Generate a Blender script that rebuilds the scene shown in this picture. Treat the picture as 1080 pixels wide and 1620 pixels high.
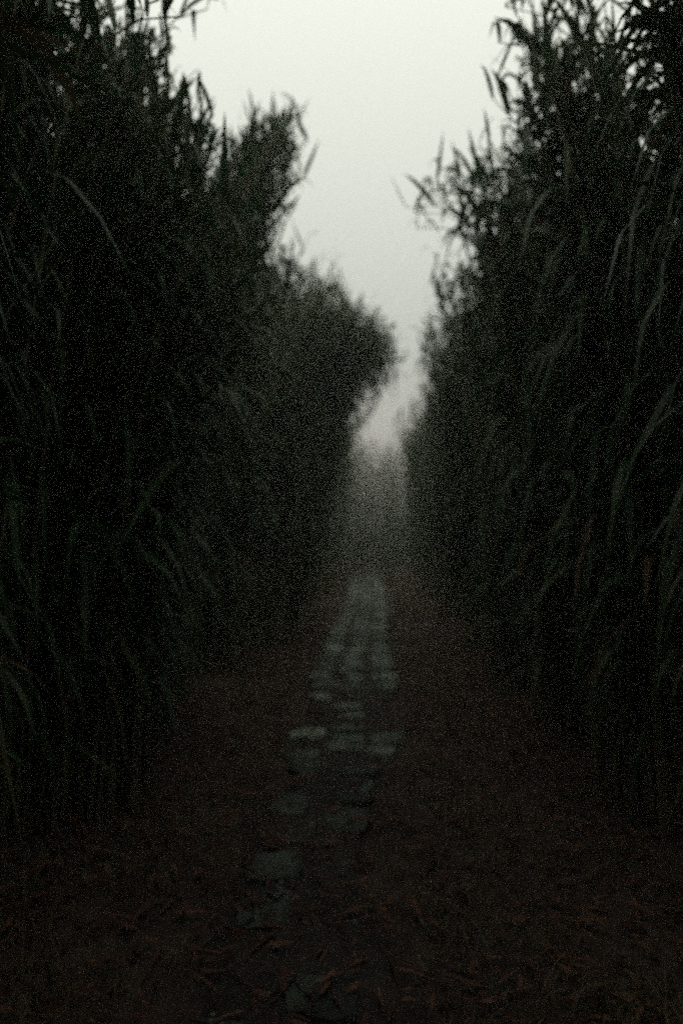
import bpy, math, random
import numpy as np
from mathutils import Vector

for o in list(bpy.data.objects):
    bpy.data.objects.remove(o, do_unlink=True)
S = bpy.context.scene
COL = S.collection
R = math.radians

# ------------------------------------------------------------------ camera
EYE = 1.6
cam_d = bpy.data.cameras.new('camera')
cam = bpy.data.objects.new('camera', cam_d)
COL.objects.link(cam)
cam.location = (0, 0, EYE)
cam.rotation_euler = (R(90.9), 0, R(2.25))
cam_d.sensor_fit = 'VERTICAL'
cam_d.sensor_height = 36
cam_d.lens = 28
cam_d.clip_start = 0.05
cam_d.clip_end = 2000
cam_d.dof.use_dof = True
cam_d.dof.focus_distance = 2.0
cam_d.dof.aperture_fstop = 1.15
S.camera = cam

# ------------------------------------------------------------------ sky, sun, exposure
SUN_EL, SUN_AZ = R(14), R(200)
W = bpy.data.worlds.new('World')
S.world = W
W.use_nodes = True
nt = W.node_tree
nt.nodes.clear()
N = nt.nodes.new
out = N('ShaderNodeOutputWorld')
bg = N('ShaderNodeBackground')
sky = N('ShaderNodeTexSky')
sky.sky_type = 'NISHITA'
sky.sun_disc = False
sky.sun_elevation = SUN_EL
sky.sun_rotation = SUN_AZ
tc = N('ShaderNodeTexCoord')
sep = N('ShaderNodeSeparateXYZ')
nt.links.new(tc.outputs['Generated'], sep.inputs[0])
mx = N('ShaderNodeMath'); mx.operation = 'MAXIMUM'; mx.inputs[1].default_value = 0.0
nt.links.new(sep.outputs['Z'], mx.inputs[0])
ma = N('ShaderNodeMath'); ma.operation = 'MULTIPLY_ADD'      # overcast sky: horizon a third of the zenith
ma.inputs[1].default_value = 1.22 * 10; ma.inputs[2].default_value = 0.33 * 10
nt.links.new(mx.outputs[0], ma.inputs[0])
tint = N('ShaderNodeVectorMath'); tint.operation = 'SCALE'
warm = N('ShaderNodeMapRange'); warm.inputs['From Min'].default_value = 0.02; warm.inputs['From Max'].default_value = 0.22
nt.links.new(mx.outputs[0], warm.inputs['Value'])
wmix = N('ShaderNodeMix'); wmix.data_type = 'RGBA'
wmix.inputs[6].default_value = (1.04, 0.93, 0.84, 1); wmix.inputs[7].default_value = (0.97, 1.0, 0.885, 1)   # faint dusk warmth at the horizon
nt.links.new(warm.outputs[0], wmix.inputs['Factor'])
nt.links.new(wmix.outputs[2], tint.inputs[0])
nt.links.new(ma.outputs[0], tint.inputs['Scale'])
mixs = N('ShaderNodeMix'); mixs.data_type = 'RGBA'
mixs.inputs['Factor'].default_value = 0.06                  # a little clear dusk sky through the cloud
nt.links.new(tint.outputs[0], mixs.inputs[6])
nt.links.new(sky.outputs[0], mixs.inputs[7])
nt.links.new(mixs.outputs[2], bg.inputs['Color'])
bg.inputs['Strength'].default_value = 0.1
nt.links.new(bg.outputs[0], out.inputs[0])

sun_d = bpy.data.lights.new('sun', 'SUN')
sun_d.energy = 0.06
sun_d.angle = R(40)
sun_d.color = (1.0, 0.93, 0.85)
sun = bpy.data.objects.new('sun', sun_d)
COL.objects.link(sun)
sun.rotation_euler = (R(90) - SUN_EL, 0, R(180) - SUN_AZ)

S.view_settings.view_transform = 'Standard'
S.view_settings.look = 'None'
S.view_settings.exposure = 0.0
S.view_settings.gamma = 1.0
S.view_settings.use_curve_mapping = False
S.render.engine = 'CYCLES'
S.cycles.use_denoising = False
S.cycles.use_adaptive_sampling = True
S.cycles.adaptive_threshold = 0.10
S.cycles.adaptive_min_samples = 16
S.cycles.max_bounces = 6
S.cycles.diffuse_bounces = 3
S.cycles.glossy_bounces = 2
S.cycles.volume_bounces = 1
S.cycles.transmission_bounces = 3


# ------------------------------------------------------------------ materials
def new_mat(name):
    m = bpy.data.materials.new(name)
    m.use_nodes = True
    m.node_tree.nodes.clear()
    return m, m.node_tree


def leaf_mat(name, stops, rough=0.6, translucent=0.25, spec=0.14):
    """blade material; colour from a per-leaf number 'tint' plus streaks along the blade"""
    m, t = new_mat(name)
    n, l = t.nodes.new, t.links.new
    o = n('ShaderNodeOutputMaterial')
    at = n('ShaderNodeAttribute'); at.attribute_name = 'tint'
    oi = n('ShaderNodeObjectInfo')
    geo = n('ShaderNodeNewGeometry')
    nz = n('ShaderNodeTexNoise'); nz.inputs['Scale'].default_value = 9.0; nz.inputs['Detail'].default_value = 3
    l(geo.outputs['Position'], nz.inputs['Vector'])
    a = n('ShaderNodeMath'); a.operation = 'MULTIPLY_ADD'; a.inputs[1].default_value = 0.35; a.inputs[2].default_value = -0.17
    l(nz.outputs['Fac'], a.inputs[0])
    b = n('ShaderNodeMath'); b.operation = 'ADD'
    l(at.outputs['Fac'], b.inputs[0]); l(a.outputs[0], b.inputs[1])
    c = n('ShaderNodeMath'); c.operation = 'MULTIPLY_ADD'; c.inputs[1].default_value = 0.3
    l(oi.outputs['Random'], c.inputs[0]); l(b.outputs[0], c.inputs[2])
    r = n('ShaderNodeValToRGB')
    l(c.outputs[0], r.inputs['Fac'])
    while len(r.color_ramp.elements) < len(stops):
        r.color_ramp.elements.new(0.5)
    for e, (p, col) in zip(r.color_ramp.elements, stops):
        e.position = p; e.color = (*col, 1)
    p = n('ShaderNodeBsdfPrincipled')
    p.inputs['Roughness'].default_value = rough
    p.inputs['Specular IOR Level'].default_value = spec
    l(r.outputs[0], p.inputs['Base Color'])
    tr = n('ShaderNodeBsdfTranslucent')
    l(r.outputs[0], tr.inputs['Color'])
    mixn = n('ShaderNodeMixShader'); mixn.inputs[0].default_value = translucent
    l(p.outputs[0], mixn.inputs[1]); l(tr.outputs[0], mixn.inputs[2])
    l(mixn.outputs[0], o.inputs['Surface'])
    return m


def soil_mat(name, cols, scale, bump, rough=0.9):
    m, t = new_mat(name)
    n, l = t.nodes.new, t.links.new
    o = n('ShaderNodeOutputMaterial')
    geo = n('ShaderNodeNewGeometry')
    n1 = n('ShaderNodeTexNoise'); n1.inputs['Scale'].default_value = scale; n1.inputs['Detail'].default_value = 6; n1.inputs['Roughness'].default_value = 0.65
    n2 = n('ShaderNodeTexNoise'); n2.inputs['Scale'].default_value = scale * 14; n2.inputs['Detail'].default_value = 5
    l(geo.outputs['Position'], n1.inputs['Vector']); l(geo.outputs['Position'], n2.inputs['Vector'])
    mm = n('ShaderNodeMath'); mm.operation = 'MULTIPLY_ADD'; mm.inputs[1].default_value = 0.35
    l(n2.outputs['Fac'], mm.inputs[0]); l(n1.outputs['Fac'], mm.inputs[2])
    r = n('ShaderNodeValToRGB')
    l(mm.outputs[0], r.inputs['Fac'])
    while len(r.color_ramp.elements) < len(cols):
        r.color_ramp.elements.new(0.5)
    for e, (p, col) in zip(r.color_ramp.elements, cols):
        e.position = p; e.color = (*col, 1)
    p = n('ShaderNodeBsdfPrincipled')
    p.inputs['Roughness'].default_value = rough
    p.inputs['Specular IOR Level'].default_value = 0.10
    l(r.outputs[0], p.inputs['Base Color'])
    bp = n('ShaderNodeBump'); bp.inputs['Strength'].default_value = bump; bp.inputs['Distance'].default_value = 0.02
    l(n2.outputs['Fac'], bp.inputs['Height'])
    l(bp.outputs[0], p.inputs['Normal'])
    l(p.outputs[0], o.inputs['Surface'])
    return m


M_LEAF = leaf_mat('reed_leaf', [(0.0, (0.011, 0.029, 0.010)), (0.55, (0.020, 0.043, 0.017)),
                                (0.84, (0.040, 0.050, 0.023)), (1.0, (0.090, 0.056, 0.032))])
M_CULM = leaf_mat('reed_culm', [(0.0, (0.05, 0.055, 0.03)), (1.0, (0.10, 0.09, 0.055))], translucent=0.0)
M_GRASS = leaf_mat('verge_grass', [(0.0, (0.024, 0.036, 0.018)), (0.6, (0.042, 0.045, 0.024)), (1.0, (0.085, 0.055, 0.032))], rough=0.65)
M_DRY = leaf_mat('dry_litter', [(0.0, (0.020, 0.009, 0.007)), (0.6, (0.044, 0.018, 0.012)), (1.0, (0.080, 0.036, 0.022))], rough=0.8, translucent=0.1)
M_GROUND = soil_mat('dark_earth', [(0.3, (0.012, 0.009, 0.008)), (0.6, (0.024, 0.017, 0.014)), (0.9, (0.042, 0.028, 0.022))], 1.3, 0.6)
M_PATH = soil_mat('worn_path_earth', [(0.40, (0.008, 0.006, 0.005)), (0.66, (0.015, 0.011, 0.009)), (0.95, (0.030, 0.022, 0.017))], 1.7, 0.45, 0.75)
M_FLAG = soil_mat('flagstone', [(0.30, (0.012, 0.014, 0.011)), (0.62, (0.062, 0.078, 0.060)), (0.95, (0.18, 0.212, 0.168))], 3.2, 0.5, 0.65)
_t = M_FLAG.node_tree                                       # 'tint' on the mesh: low paints foreground shade into near stones, 1 a clean worn one
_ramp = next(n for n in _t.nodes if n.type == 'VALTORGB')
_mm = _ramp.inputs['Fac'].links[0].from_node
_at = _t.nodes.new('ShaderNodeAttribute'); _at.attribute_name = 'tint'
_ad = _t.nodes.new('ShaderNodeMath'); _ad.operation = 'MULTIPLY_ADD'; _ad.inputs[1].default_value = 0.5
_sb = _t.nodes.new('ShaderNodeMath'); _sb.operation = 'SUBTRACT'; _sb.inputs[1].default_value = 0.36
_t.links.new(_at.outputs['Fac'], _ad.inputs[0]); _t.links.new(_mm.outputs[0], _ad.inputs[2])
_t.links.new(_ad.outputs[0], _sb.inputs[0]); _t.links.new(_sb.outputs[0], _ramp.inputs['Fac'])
M_STONE = leaf_mat('path_stone', [(0.0, (0.03, 0.03, 0.026)), (1.0, (0.09, 0.09, 0.08))], rough=0.7, translucent=0.0)


# ------------------------------------------------------------------ helpers
def link(name, me, parent=None, loc=None):
    o = bpy.data.objects.new(name, me)
    COL.objects.link(o)
    if parent is not None:
        o.parent = parent
    if loc is not None:
        o.location = loc
    return o


def tag(o, label=None, cat=None, group=None, kind=None):
    for k, v in (('label', label), ('category', cat), ('group', group), ('kind', kind)):
        if v:
            o[k] = v
    return o


def mesh_np(name, V, F4, F3, mat, tint=None, smooth=True):
    """V (n,3), quads (a,4), triangles (b,3), tint per vertex"""
    me = bpy.data.meshes.new(name)
    V = np.asarray(V, dtype=np.float32)
    F4 = np.asarray(F4, dtype=np.int32).reshape(-1, 4)
    F3 = np.asarray(F3, dtype=np.int32).reshape(-1, 3)
    me.vertices.add(len(V)); me.vertices.foreach_set('co', V.ravel())
    loops = np.concatenate([F4.ravel(), F3.ravel()])
    me.loops.add(len(loops)); me.loops.foreach_set('vertex_index', loops)
    tot = np.concatenate([np.full(len(F4), 4), np.full(len(F3), 3)]).astype(np.int32)
    start = np.concatenate([[0], np.cumsum(tot)[:-1]]).astype(np.int32)
    me.polygons.add(len(tot)); me.polygons.foreach_set('loop_start', start)
    me.polygons.foreach_set('use_smooth', np.full(len(tot), smooth))
    me.update(calc_edges=True)
    if tint is not None:
        a = me.attributes.new('tint', 'FLOAT', 'POINT')
        a.data.foreach_set('value', np.asarray(tint, dtype=np.float32))
    me.materials.append(mat)
    me.validate()
    return me


STA = np.array([0.0, 0.16, 0.40, 0.70])
PRO = np.array([0.45, 1.0, 0.92, 0.55])


def blades(base, az, pitch, L, Wd, droop, roll, tint):
    """many leaf blades: 4 stations of two points and a tip each; returns V, quads, tris, tint"""
    n = len(base)
    h = np.stack([np.cos(az), np.sin(az), np.zeros(n)], 1)
    z = np.array([0, 0, 1.0])
    side0 = np.stack([-np.sin(az), np.cos(az), np.zeros(n)], 1)
    up = -np.sin(pitch)[:, None] * h + np.cos(pitch)[:, None] * z
    side = np.cos(roll)[:, None] * side0 + np.sin(roll)[:, None] * up
    def centre(s):
        fwd = np.cos(pitch) * s / (1 + 0.35 * droop * s)
        ver = np.sin(pitch) * s - droop * s * s
        return base + L[:, None] * (fwd[:, None] * h + ver[:, None] * z)
    V = np.zeros((n, 9, 3))
    for k in range(4):
        c = centre(STA[k]); w = (Wd * PRO[k] * 0.5)[:, None] * side
        V[:, 2 * k] = c - w; V[:, 2 * k + 1] = c + w
    V[:, 8] = centre(1.0)
    off = (np.arange(n) * 9)[:, None]
    q = np.array([[0, 1, 3, 2], [2, 3, 5, 4], [4, 5, 7, 6]])
    F4 = (off[:, None, :] + q[None]).reshape(-1, 4)
    F3 = off + np.array([[6, 7, 8]])
    return V.reshape(-1, 3), F4, F3, np.repeat(tint, 9)


def bez(P, t):
    t = t[..., None]
    return (1 - t) ** 2 * P[0] + 2 * t * (1 - t) * P[1] + t * t * P[2]


def tube(P, r0, r1, sides=6, rings=9):
    t = np.linspace(0, 1, rings)
    c = bez(P, t)
    tan = np.gradient(c, axis=0)
    tan /= np.linalg.norm(tan, axis=1)[:, None] + 1e-9
    ref = np.array([1.0, 0.13, 0.0])
    a = np.cross(tan, ref); a /= np.linalg.norm(a, axis=1)[:, None]
    b = np.cross(tan, a)
    ang = np.linspace(0, 2 * np.pi, sides, endpoint=False)
    r = r0 + (r1 - r0) * t
    V = c[:, None] + r[:, None, None] * (np.cos(ang)[None, :, None] * a[:, None] + np.sin(ang)[None, :, None] * b[:, None])
    F = []
    for i in range(rings - 1):
        for j in range(sides):
            k = (j + 1) % sides
            F.append((i * sides + j, i * sides + k, (i + 1) * sides + k, (i + 1) * sides + j))
    return V.reshape(-1, 3), np.array(F)


def leaf_params(rng, t, n, scale=1.0, hang=1.0):
    """pitch, length, width and droop of leaves at cane parameter t (0 foot, 1 tip)"""
    pitch = R(28) + R(40) * t ** 2 + rng.normal(0, R(14), n)
    L = scale * (0.30 + 0.30 * np.sin(np.pi * np.clip(t, 0, 1) ** 0.9)) * rng.uniform(0.75, 1.25, n)
    Wd = 0.060 * L * rng.uniform(0.8, 1.25, n) + 0.008
    droop = hang * rng.uniform(0.25, 1.35, n) * (1.1 - 0.45 * t)
    return pitch, L, Wd, droop


def ground_z(x, y):
    """low banks beside a slightly hollow path"""
    u = np.abs(np.asarray(x) - path_x(y))
    bank = 0.16 * np.clip((u - 0.4) / 1.2, 0, 1) ** 1.5
    return bank + 0.025 * np.sin(x * 2.3 + y * 0.9) + 0.02 * np.sin(y * 1.7 - x * 1.1) - 0.02


def path_x(y):
    y = np.asarray(y, dtype=float)
    near = np.clip((7.5 - y) / 5.0, 0, 1.5)
    far = np.clip((y - 24) / 12, 0, 2)
    return -0.17 - 0.17 * near + 0.05 * np.sin(y * 0.45) + 1.1 * far ** 2


# ------------------------------------------------------------------ the ground and the path
def axis(a, b, c, fine, coarse):
    pts = [c[0]]
    lo = np.arange(c[0], c[1] + 1e-6, fine)
    left = c[0] - np.cumsum(coarse * 1.35 ** np.arange(40)); left = left[left > a][::-1]
    right = c[1] + np.cumsum(coarse * 1.35 ** np.arange(40)); right = right[right < b]
    return np.concatenate([[a], left, lo, right, [b]])


gx = axis(-300, 300, (-3, 3), 0.12, 0.2)
gy = axis(-300, 300, (-3, 40), 0.18, 0.3)
X, Y = np.meshgrid(gx, gy)
rng = np.random.default_rng(5)
Z = ground_z(X, Y)
fade = np.clip(1 - (np.abs(X) - 6) / 20, 0, 1) * np.clip(1 - (np.abs(Y - 18) - 25) / 30, 0, 1)
Z = Z * fade + rng.normal(0, 0.008, Z.shape) * fade
nx, ny = len(gx), len(gy)
I = np.arange(nx * ny).reshape(ny, nx)
F = np.stack([I[:-1, :-1], I[:-1, 1:], I[1:, 1:], I[1:, :-1]], -1).reshape(-1, 4)
g = link('ground', mesh_np('ground', np.stack([X, Y, Z], -1).reshape(-1, 3), F, [], M_GROUND))
tag(g, 'dark bare earth under the reeds on both sides of the path', kind='structure')

yy = np.arange(-2.5, 40, 0.10)
uu = np.linspace(-1, 1, 19)
wl = 0.36 + 0.07 * np.sin(yy * 1.9) + 0.06 * np.sin(yy * 4.3 + 1) + rng.normal(0, 0.02, len(yy))
wr = 0.40 + 0.07 * np.sin(yy * 2.3 + 2) + 0.06 * np.sin(yy * 5.1) + rng.normal(0, 0.02, len(yy))
wr -= 0.20 * np.exp(-((yy - 4.6) / 1.5) ** 2)
PX = path_x(yy)[:, None] + np.where(uu[None] < 0, wl[:, None] * uu[None], wr[:, None] * uu[None])
PY = np.repeat(yy[:, None], len(uu), 1)
edge = 1 - np.abs(uu)[None] ** 4
PZ = ground_z(PX, PY) + 0.030 * edge + 0.004 + rng.normal(0, 0.006, PX.shape) * edge + 0.012 * np.sin(PY * 7 + PX * 5) * edge
I = np.arange(PX.size).reshape(PX.shape)
F = np.stack([I[:-1, :-1], I[:-1, 1:], I[1:, 1:], I[1:, :-1]], -1).reshape(-1, 4)
p = link('path', mesh_np('path', np.stack([PX, PY, PZ], -1).reshape(-1, 3), F, [], M_PATH))
tag(p, 'narrow path of irregular flat stones leading away between the reeds', kind='structure')


def flagstone(rng, cx, cy, rx, ry, wear_shade):
    """one flat irregular stone: uneven outline, rounded shoulder, slightly dished and tilted top"""
    k = int(rng.integers(7, 10))
    a = np.sort((np.arange(k) + rng.uniform(-.28, .28, k)) * 2 * np.pi / k)
    r = rng.uniform(.82, 1.1, k)
    ox, oy = r * np.sign(np.cos(a)) * np.abs(np.cos(a)) ** .75 * rx, r * np.sign(np.sin(a)) * np.abs(np.sin(a)) ** .75 * ry
    tl = rng.normal(0, .025, 2); h = rng.uniform(.006, .020)
    V, Fq, Ft = [], [], []
    for f, zz in ((1.0, -.03), (.99, h - .006), (.945, h), (.45, h - .003)):
        for q in range(k):
            V.append((ox[q] * f, oy[q] * f, zz + tl[0] * ox[q] * f + tl[1] * oy[q] * f + (rng.normal(0, .0035) if zz > 0 else 0)))
    V.append((0, 0, h))
    for ring in range(3):
        for q in range(k):
            q2 = (q + 1) % k
            Fq.append((ring * k + q, ring * k + q2, ring * k + k + q2, ring * k + k + q))
    for q in range(k):
        Ft.append((3 * k + q, 3 * k + (q + 1) % k, 4 * k))
    o = link('flagstone', mesh_np('flagstone', V, Fq, Ft, M_FLAG, np.full(len(V), wear_shade)), p)
    o.location = (cx, cy, float(ground_z(cx, cy)) + .030)
    return o


rs = np.random.default_rng(90)
for col in range(3):                                        # three uneven runs of stones, their joints staggered
    y = 1.4 + .12 * col
    while y < 24:
        narrow = y < 5.4
        dep = rs.uniform(.22, .44) * (1.0 if y < 13 else 1.5)
        if (narrow and (col == 2 or rs.random() < .15)) or (col != 1 and y < 7.2 and rs.random() < .45):
            y += dep                                        # sunk under soil and leaves
            continue
        w = rs.uniform(.25, .36) if not narrow else rs.uniform(.24, .34)
        cx = ((col - 1) * .30 if not narrow else (col - .5) * .31 - .04) + rs.normal(0, .022)
        ym = y + dep / 2
        wear_shade = rs.uniform(.0, .22) if narrow else rs.uniform(.25, 1.0)  # near stones painted darker in place of foreground shade, the rest vary by wear
        flagstone(rs, float(path_x(ym)) + cx, ym, w / 2 - .006, dep / 2 - .008, wear_shade)
        y += dep + rs.uniform(.0, .035)


# ------------------------------------------------------------------ reeds
# shared leaf meshes for the leaves one can pick apart: length 1, along +X
VARS = []
vr = np.random.default_rng(77)
for i, (pt, dr) in enumerate([(70, .15), (55, .45), (45, .8), (35, 1.1), (25, 1.5), (15, 1.25), (62, 1.0), (5, 1.0)]):
    V, F4, F3, T = blades(np.zeros((1, 3)), np.zeros(1), np.array([R(pt)]), np.ones(1), np.array([0.078]), np.array([dr]), np.array([0.12]), np.array([0.35]))
    VARS.append((R(pt), dr, mesh_np('reed_leaf', V, F4, F3, M_LEAF, T)))


def cane(rng, base, tip, bow=0.78):
    base = np.array(base, float); tip = np.array(tip, float)
    ctl = base + (tip - base) * np.array([0.16, 0.16, bow]) + rng.normal(0, 0.05, 3)
    ctl[2] = max(ctl[2], 0.3)
    return np.stack([base, ctl, tip])


def leaves_on(rng, canes, per, scale=1.0, hang=1.0, t0=0.14):
    base, az, T = [], [], []
    for P in canes:
        t = np.clip(np.linspace(t0, 0.995, per) + rng.normal(0, 0.012, per), 0, 1)
        base.append(bez(P, t))
        az.append(rng.uniform(0, 6.28) + np.pi * np.arange(per) + rng.normal(0, 0.7, per))
        T.append(t)
    return np.concatenate(base), np.concatenate(az), np.concatenate(T)


def foliage_mesh(name, rng, canes, per, scale=1.0, hang=1.0, t0=0.14):
    base, az, t = leaves_on(rng, canes, per, scale, hang, t0)
    n = len(base)
    pitch, L, Wd, droop = leaf_params(rng, t, n, scale, hang)
    tint = np.clip(rng.beta(2, 3, n) * 0.75 + (rng.random(n) < 0.06) * 0.4 + np.where(t < 0.3, 0.2, 0), 0, 1)
    return mesh_np(name, *blades(base, az, pitch, L, Wd, droop, rng.normal(0, 0.35, n), tint)[:3], M_LEAF, np.repeat(tint, 9))


def stalk_mesh(name, canes, rng, sides=4, rings=5):
    VV, FF, TT, o = [], [], [], 0
    for P in canes:
        V, F_ = tube(P, 0.011, 0.004, sides, rings)
        VV.append(V); FF.append(F_ + o); o += len(V); TT.append(np.full(len(V), rng.random()))
    return mesh_np(name, np.concatenate(VV), np.concatenate(FF), [], M_CULM, np.concatenate(TT))


def reed_clump(seed, base, rad, tip, spread, n, label, group, feature=(), pick=6, per=22, scale=1.0, hang=1.0, low=0.45, bow=0.78, slope=0.0):
    """one clump: an Empty at its foot; culm parts with their leaf sub-parts where the photo shows them singly,
    the rest of the leaves and stalks as two parts"""
    rng = np.random.default_rng(seed)
    bx, by = base
    bz = float(ground_z(bx, by))
    root = bpy.data.objects.new('reed_clump', None)
    COL.objects.link(root)
    root.location = (bx, by, bz)
    tag(root, label, 'reed clump', group)
    tip = np.array(tip, float)
    mean_base = np.array([bx, by, bz])
    canes = []
    for i in range(n):
        a, r = rng.uniform(0, 6.28), rad * math.sqrt(rng.random())
        b = np.array([bx + r * math.cos(a), by + r * math.sin(a), bz - 0.05])
        f = 1.0 if i < n * 0.45 else rng.uniform(low, 1.0)
        tp = mean_base + (tip - mean_base) * np.array([f ** 1.5, f ** 1.5, f]) + np.array([0.55 * (b[0] - bx), 0.55 * (b[1] - by), 0]) + np.clip(rng.normal(0, 1, 3), -1.25, 1.25) * np.array(spread) * np.array([1, 1, 0.8 + 0.2 * f])
        if tp[2] > tip[2] + spread[2] * 1.2:
            tp[2] = tip[2] + spread[2] * rng.uniform(0.2, 1.2)
        tp[2] += slope * (tip[0] - tp[0])
        canes.append(cane(rng, b, tp, bow))
    # single culms with single leaves: the ones that lean furthest towards the path, and the named feature canes
    single = []
    for (tx, ty, tz, *bw) in feature:
        a = rng.uniform(0, 6.28)
        single.append(cane(rng, (bx + rad * .5 * math.cos(a), by + rad * .5 * math.sin(a), bz - 0.05), (tx, ty, tz), bw[0] if bw else 0.9))
    if pick:
        order = sorted(range(n), key=lambda i: abs(canes[i][2][0] + 0.1) - 0.25 * canes[i][2][2])
        chosen = set(order[:pick])
        single += [canes[i] for i in sorted(chosen)]
        canes = [c for i, c in enumerate(canes) if i not in chosen]
    off = -mean_base
    for P in single:
        foot = P[0].copy()
        V, F_ = tube(P - foot, 0.012, 0.003, 6, 10)
        cu = link('culm', mesh_np('culm', V, F_, [], M_CULM, np.full(len(V), rng.random())), root, Vector(foot + off))
        b, az, t = leaves_on(rng, [P], 19, t0=0.28)
        m = len(b)
        pitch, L, Wd, droop = leaf_params(rng, t, m, scale * 1.1, hang)
        for k in range(m):
            var = min(VARS, key=lambda v: abs(v[0] - pitch[k]) + 0.8 * abs(v[1] - droop[k]))
            lf = link('leaf', var[2], cu, Vector(b[k] - foot))
            lf.rotation_euler = (rng.normal(0, 0.25), rng.normal(0, 0.08), az[k])
            lf.scale = (L[k], L[k] * rng.uniform(0.8, 1.2), L[k])
    fo = link('foliage', foliage_mesh('foliage', rng, [c + off for c in canes], per, scale, hang), root)
    fo['kind'] = 'stuff'
    st = link('thicket', stalk_mesh('thicket', [c + off for c in canes], rng), root)
    st['kind'] = 'stuff'
    return root


GL = 'reed clumps along the left side of the path'
GR = 'reed clumps along the right side of the path'
LEFT = [
    dict(seed=1, base=(-1.95, 2.9), rad=.45, tip=(-1.38, 3.0, 4.9), spread=(.16, .35, .35), n=260, pick=6, per=26, scale=.85,
         label='nearest tall dark reed clump filling the upper left edge', feature=[(-.72, 3.0, 3.55, 1.05), (-.95, 2.9, 3.5, 1.0)]),
    dict(seed=2, base=(-2.0, 4.4), rad=.75, tip=(-1.09, 4.5, 3.9), spread=(.2, .45, .22), n=350, pick=9, per=26, slope=1.3,
         label='tall reed clump with upright spiky tips just left of the leaning plume', feature=[(-.86, 4.1, 4.3, 1.0)]),
    dict(seed=3, base=(-2.0, 5.8), rad=.55, tip=(-1.3, 5.7, 3.35), spread=(.12, .4, .25), n=160, pick=8, per=24,
         label='bushy reed clump just under the tall leaning feathery plume'),
    dict(seed=4, base=(-1.9, 6.6), rad=.35, tip=(-.80, 6.5, 4.72), spread=(.08, .14, .19), n=105, pick=10, per=30, low=.86, scale=1.0,
         label='feathery reed clump leaning out as a pointed plume against the sky', feature=[(-.60, 6.4, 5.0, .95), (-.66, 6.5, 4.85, .95), (-.68, 6.5, 4.4, .95)]),
    dict(seed=5, base=(-2.0, 8.4), rad=.65, tip=(-1.12, 8.4, 4.3), spread=(.16, .5, .25), n=176, pick=7, per=24,
         label='rounded reed clump below the leaning plume'),
    dict(seed=6, base=(-1.8, 10.4), rad=.65, tip=(-.72, 10.3, 4.6), spread=(.22, .5, .22), n=184, pick=6, per=24,
         label='broad reed clump behind the big arching one'),
    dict(seed=7, base=(-1.6, 11.6), rad=.5, tip=(.03, 11.4, 4.26), spread=(.19, .35, .22), n=270, pick=20, per=30, hang=1.9, bow=1.04, slope=.7, scale=1.15, low=.84,
         label='reed clump arching far over the path with a drooping fringe',
         feature=[(.25, 11.2, 4.35, 1.12), (.15, 11.3, 4.55, 1.1), (.05, 11.4, 4.65, 1.1), (.28, 11.3, 4.15, 1.15), (.20, 11.2, 4.05, 1.15), (.22, 11.3, 3.8, 1.18), (.12, 11.2, 3.7, 1.18), (0, 11.4, 3.65, 1.15), (-.12, 11.3, 3.62, 1.12), (.28, 11.3, 3.95, 1.18), (.06, 11.5, 3.85, 1.16)]),
    dict(seed=8, base=(-1.75, 14.0), rad=.7, tip=(-.85, 14.0, 3.35), spread=(.16, .4, .3), n=176, pick=0, per=22,
         label='lower reed clump under the arching one, one thin cane sticking out', feature=[(.08, 13.8, 3.66, .62), (.05, 13.82, 3.62, .62), (.02, 13.8, 3.57, .62), (-.04, 13.85, 3.50, .6), (-.08, 13.8, 3.42, .6), (-.14, 13.8, 3.34, .6), (.06, 13.75, 3.6, .6)]),
    dict(seed=9, base=(-1.8, 18.0), rad=.9, tip=(-.95, 18.0, 3.6), spread=(.18, .7, .3), n=192, pick=0, per=20,
         label='hazy reed clump left of the path past the sticking out cane'),
    dict(seed=10, base=(-1.9, 23.5), rad=1.1, tip=(-1.05, 23.5, 3.9), spread=(.2, .9, .3), n=208, pick=0, per=18,
         label='faint reed clump at the far left end of the path'),
]
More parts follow.
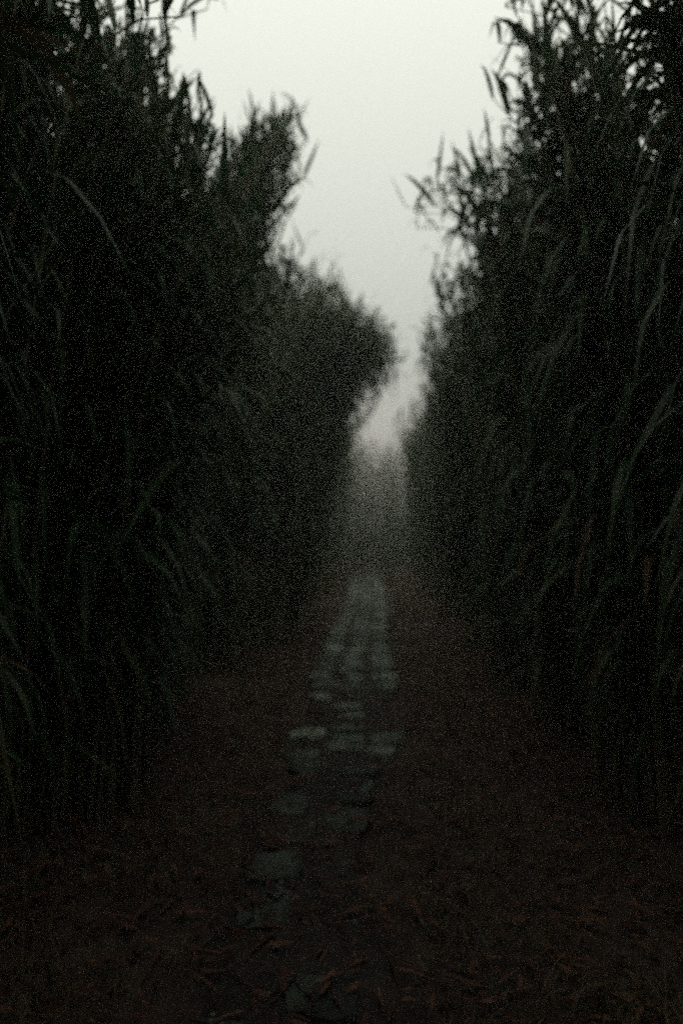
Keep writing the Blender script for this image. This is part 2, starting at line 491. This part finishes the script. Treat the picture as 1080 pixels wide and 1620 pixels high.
RIGHT = [
    dict(seed=21, base=(1.75, 2.9), rad=.45, tip=(1.2, 3.0, 4.9), spread=(.2, .35, .35), n=220, pick=8, per=24, hang=1.2,
         label='nearest dark reed clump filling the right edge'),
    dict(seed=22, base=(1.7, 4.3), rad=.55, tip=(1.0, 4.3, 4.15), spread=(.13, .35, .3), n=135, pick=10, per=24, hang=1.2,
         label='tall loose reed clump with bits of sky showing through its top', feature=[(.66, 4.2, 4.15, 1.0), (.72, 4.3, 4.4, 1.0)]),
    dict(seed=23, base=(1.7, 5.7), rad=.55, tip=(1.02, 5.7, 3.95), spread=(.12, .35, .3), n=160, pick=10, per=24, hang=1.3,
         label='reed clump with a spray of broad leaves reaching out over the path',
         feature=[(.24, 5.8, 3.92, 1.08), (.36, 5.7, 4.05, 1.05), (.32, 5.9, 3.80, 1.08), (.50, 5.8, 4.2, 1.0), (.46, 5.6, 3.95, 1.05), (.42, 5.8, 3.95, 1.05), (.30, 5.75, 3.86, 1.08), (.40, 5.85, 4.0, 1.06), (.52, 5.7, 4.1, 1.04)]),
    dict(seed=24, base=(1.75, 7.5), rad=.65, tip=(1.0, 7.4, 3.9), spread=(.13, .45, .25), n=176, pick=10, per=24, hang=1.3,
         label='shaggy reed clump just beyond the spray of broad leaves', feature=[(.70, 7.2, 3.9, 1.05)]),
    dict(seed=25, base=(1.8, 9.8), rad=.7, tip=(1.04, 9.8, 3.95), spread=(.14, .5, .25), n=184, pick=9, per=24, hang=1.4,
         label='drooping reed clump opposite the big arching clump', feature=[(.80, 9.6, 3.9, 1.08)]),
    dict(seed=26, base=(1.8, 12.8), rad=.75, tip=(1.1, 12.8, 3.85), spread=(.15, .5, .25), n=184, pick=6, per=22, hang=1.3,
         label='hazy reed clump opposite the thin sticking out cane'),
    dict(seed=27, base=(1.9, 17.0), rad=.9, tip=(1.08, 17.0, 3.85), spread=(.16, .7, .25), n=192, pick=0, per=20, hang=1.2,
         label='pale hazy reed clump right of the path where it narrows'),
    dict(seed=28, base=(2.1, 22.5), rad=1.1, tip=(1.3, 22.5, 3.9), spread=(.2, .9, .3), n=208, pick=0, per=18, hang=1.2,
         label='faint reed clump at the far right end of the path'),
]
for d in LEFT:
    reed_clump(group=GL, **d)
for d in RIGHT:
    reed_clump(group=GR, **d)


def reed_mass(name, seed, boxes, density, h, label, per=16, lean=0.0, t0=0.14, ragged=0):
    """reeds behind the front clumps and far off, which read as one mass"""
    rng = np.random.default_rng(seed)
    canes = []
    for (x0, x1, y0, y1) in boxes:
        for i in range(int((x1 - x0) * (y1 - y0) * density)):
            x, y = rng.uniform(x0, x1), rng.uniform(y0, y1)
            z = float(ground_z(x, y))
            H = h * rng.uniform(0.72, 1.06)
            canes.append(cane(rng, (x, y, z - 0.05), (x + lean + rng.normal(0, .3), y + rng.normal(0, .3), z + H)))
    for i in range(ragged):                                 # low young reeds along the ragged front
        x, y = rng.uniform(-1.6, 2.6), 34.5 - 9 * rng.random() ** 2.2
        if abs(x - float(path_x(y))) < 0.35 and y < 31:
            continue
        canes.append(cane(rng, (x, y, float(ground_z(x, y)) - .05), (x + rng.normal(0, .25), y, rng.uniform(.5, 2.6))))
    me = foliage_mesh(name, rng, canes, per, 1.1, 1.0, t0)
    st = stalk_mesh(name, canes, rng, 3, 4)
    o = link(name, me)
    tag(o, label, kind='stuff')
    s = link('thicket', st, o)
    s['kind'] = 'stuff'
    return o


reed_mass('reed_bank', 41, [(-4.2, -2.3, 1.0, 28), (-4.0, -1.7, -7, 1.0)], 13, 4.35, 'dense dark mass of reeds behind the left hand clumps', lean=.25)
reed_mass('reed_bank', 42, [(2.1, 4.0, 1.0, 28), (1.5, 4.0, -7, 1.0)], 13, 4.2, 'dense dark mass of reeds behind the right hand clumps', lean=-.25)
reed_mass('far_reeds', 43, [(-6, 7, 34, 40), (-5, -1.0, 25, 35), (1.8, 6, 25, 35)], 14, 5.15, t0=0.01, ragged=260, label= 'far reeds closing the end of the path in the haze')

rng = np.random.default_rng(47)
arch = []
for i in range(500):                                        # reeds added over the path behind the camera to shade the near ground
    sd = rng.choice([-1.0, 1.0]); y = rng.uniform(-6.5, 2.2) if sd < 0 else rng.uniform(-6.5, 1.3)
    x = sd * rng.uniform(1.3, 2.4)
    arch.append(cane(rng, (x, y, float(ground_z(x, y)) - .05), (sd * rng.normal(-.15, .45), y + rng.normal(0, .25), rng.uniform(3.5, 4.9) + .35 * max(0, y - 1.2)), 1.0))
ar = tag(link('added_shade_reeds', foliage_mesh('added_shade_reeds', rng, arch, 24, 1.1, 1.2)), 'reeds added leaning together overhead behind the viewpoint to shade the near path', kind='stuff')
tag(link('thicket', stalk_mesh('thicket', arch, rng, 3, 5), ar), kind='stuff')

# ------------------------------------------------------------------ verges: grass, litter, stones
rng = np.random.default_rng(61)


def verge_points(n, y0, y1, u0, u1, power=1.6):
    y = y0 + (y1 - y0) * rng.random(n) ** power
    side = np.where(rng.random(n) < 0.5, -1.0, 1.0)
    u = u0 + (u1 - u0) * rng.random(n)
    x = path_x(y) + side * u
    return x, y


x, y = verge_points(26000, -1.0, 30, 0.30, 1.5)
clump = 0.5 + 0.5 * np.sin(x * 5 + 1.3 * np.sin(y * 3.1)) * np.sin(y * 4.1 + x * 2)
keep = rng.random(len(x)) < np.clip(clump * 1.3 * np.clip((np.abs(x - path_x(y)) - 0.22) * 2.5, .1, 1), 0.05, 1)
x, y = x[keep], y[keep]
n = len(x)
base = np.stack([x, y, ground_z(x, y)], 1)
u = np.abs(x - path_x(y))
L = rng.uniform(0.10, 0.34, n) * np.clip(0.5 + u, 0.5, 1.3)
V, F4, F3, T = blades(base, rng.uniform(0, 6.28, n), np.clip(rng.normal(R(62), R(16), n), 0.2, 1.5), L, rng.uniform(.004, .009, n), rng.uniform(.2, 1.0, n), rng.normal(0, .4, n), rng.random(n))
tag(link('verge_grass', mesh_np('verge_grass', V, F4, F3, M_GRASS, T)), 'rough tufts of grass along both edges of the path', kind='stuff')

x, y = verge_points(17000, 0.5, 28, 0.0, 1.9)
keep = (np.abs(x - path_x(y)) > .47) | (rng.random(len(x)) < np.where(y > 4.8, .22, .6))
x, y = x[keep], y[keep]
n = len(x)
base = np.stack([x, y, ground_z(x, y) + np.where(np.abs(x - path_x(y)) < .5, .056, .035)], 1)
V, F4, F3, T = blades(base, rng.uniform(0, 6.28, n), rng.normal(0.05, .12, n), rng.uniform(.03, .10, n) + .16 * rng.random(n) ** 4, rng.uniform(.008, .026, n), rng.uniform(0, .3, n), rng.normal(0, .5, n), rng.random(n))
tag(link('leaf_litter', mesh_np('leaf_litter', V, F4, F3, M_DRY, T)), 'brown fallen reed leaves lying along the foot of the reeds', kind='stuff')

ico_v = np.array([[0, 0, 1], [.89, 0, .45], [.28, .85, .45], [-.72, .53, .45], [-.72, -.53, .45], [.28, -.85, .45],
                  [.72, .53, -.45], [-.28, .85, -.45], [-.89, 0, -.45], [-.28, -.85, -.45], [.72, -.53, -.45], [0, 0, -1]])
ico_f = np.array([[0, 1, 2], [0, 2, 3], [0, 3, 4], [0, 4, 5], [0, 5, 1], [1, 6, 2], [2, 7, 3], [3, 8, 4], [4, 9, 5], [5, 10, 1],
                  [2, 6, 7], [3, 7, 8], [4, 8, 9], [5, 9, 10], [1, 10, 6], [6, 11, 7], [7, 11, 8], [8, 11, 9], [9, 11, 10], [10, 11, 6]])
n = 500
y = 1.0 + 22 * rng.random(n) ** 1.5
x = path_x(y) + rng.normal(0, .22, n)
s = 0.005 + 0.012 * rng.random(n) ** 3
V = (ico_v[None] * (1 + rng.normal(0, .16, (n, 12, 1)))) * (s[:, None] * np.stack([rng.uniform(.9, 1.6, n), rng.uniform(.9, 1.6, n), rng.uniform(.5, .8, n)], 1))[:, None, :]
V += np.stack([x, y, ground_z(x, y) + 0.034], 1)[:, None]
F = (np.arange(n) * 12)[:, None, None] + ico_f[None]
tag(link('gravel', mesh_np('gravel', V.reshape(-1, 3), [], F.reshape(-1, 3), M_STONE, np.repeat(rng.random(n), 12), False)), 'small grey stones scattered along the worn path', kind='stuff')

# ------------------------------------------------------------------ haze
hx, hy0, hy1, z0, z1 = 310, -310, 310, -1.2, 6.6
hv = [(-hx, hy0, z0), (hx, hy0, z0), (hx, hy1, z0), (-hx, hy1, z0), (-hx, hy0, z1), (hx, hy0, z1), (hx, hy1, z1), (-hx, hy1, z1)]
hf = [(3, 2, 1, 0), (4, 5, 6, 7), (0, 1, 5, 4), (1, 2, 6, 5), (2, 3, 7, 6), (3, 0, 4, 7)]
me = bpy.data.meshes.new('haze')
me.from_pydata(hv, [], hf)
mh, t = new_mat('haze')
o = t.nodes.new('ShaderNodeOutputMaterial')
v = t.nodes.new('ShaderNodeVolumePrincipled')
v.inputs['Color'].default_value = (0.93, 0.93, 0.89, 1)
v.inputs['Density'].default_value = 0.0068
v.inputs['Anisotropy'].default_value = 0.5
t.links.new(v.outputs[0], o.inputs['Volume'])
me.materials.append(mh)
tag(link('haze', me), 'thin evening mist hanging between the reeds', kind='stuff')
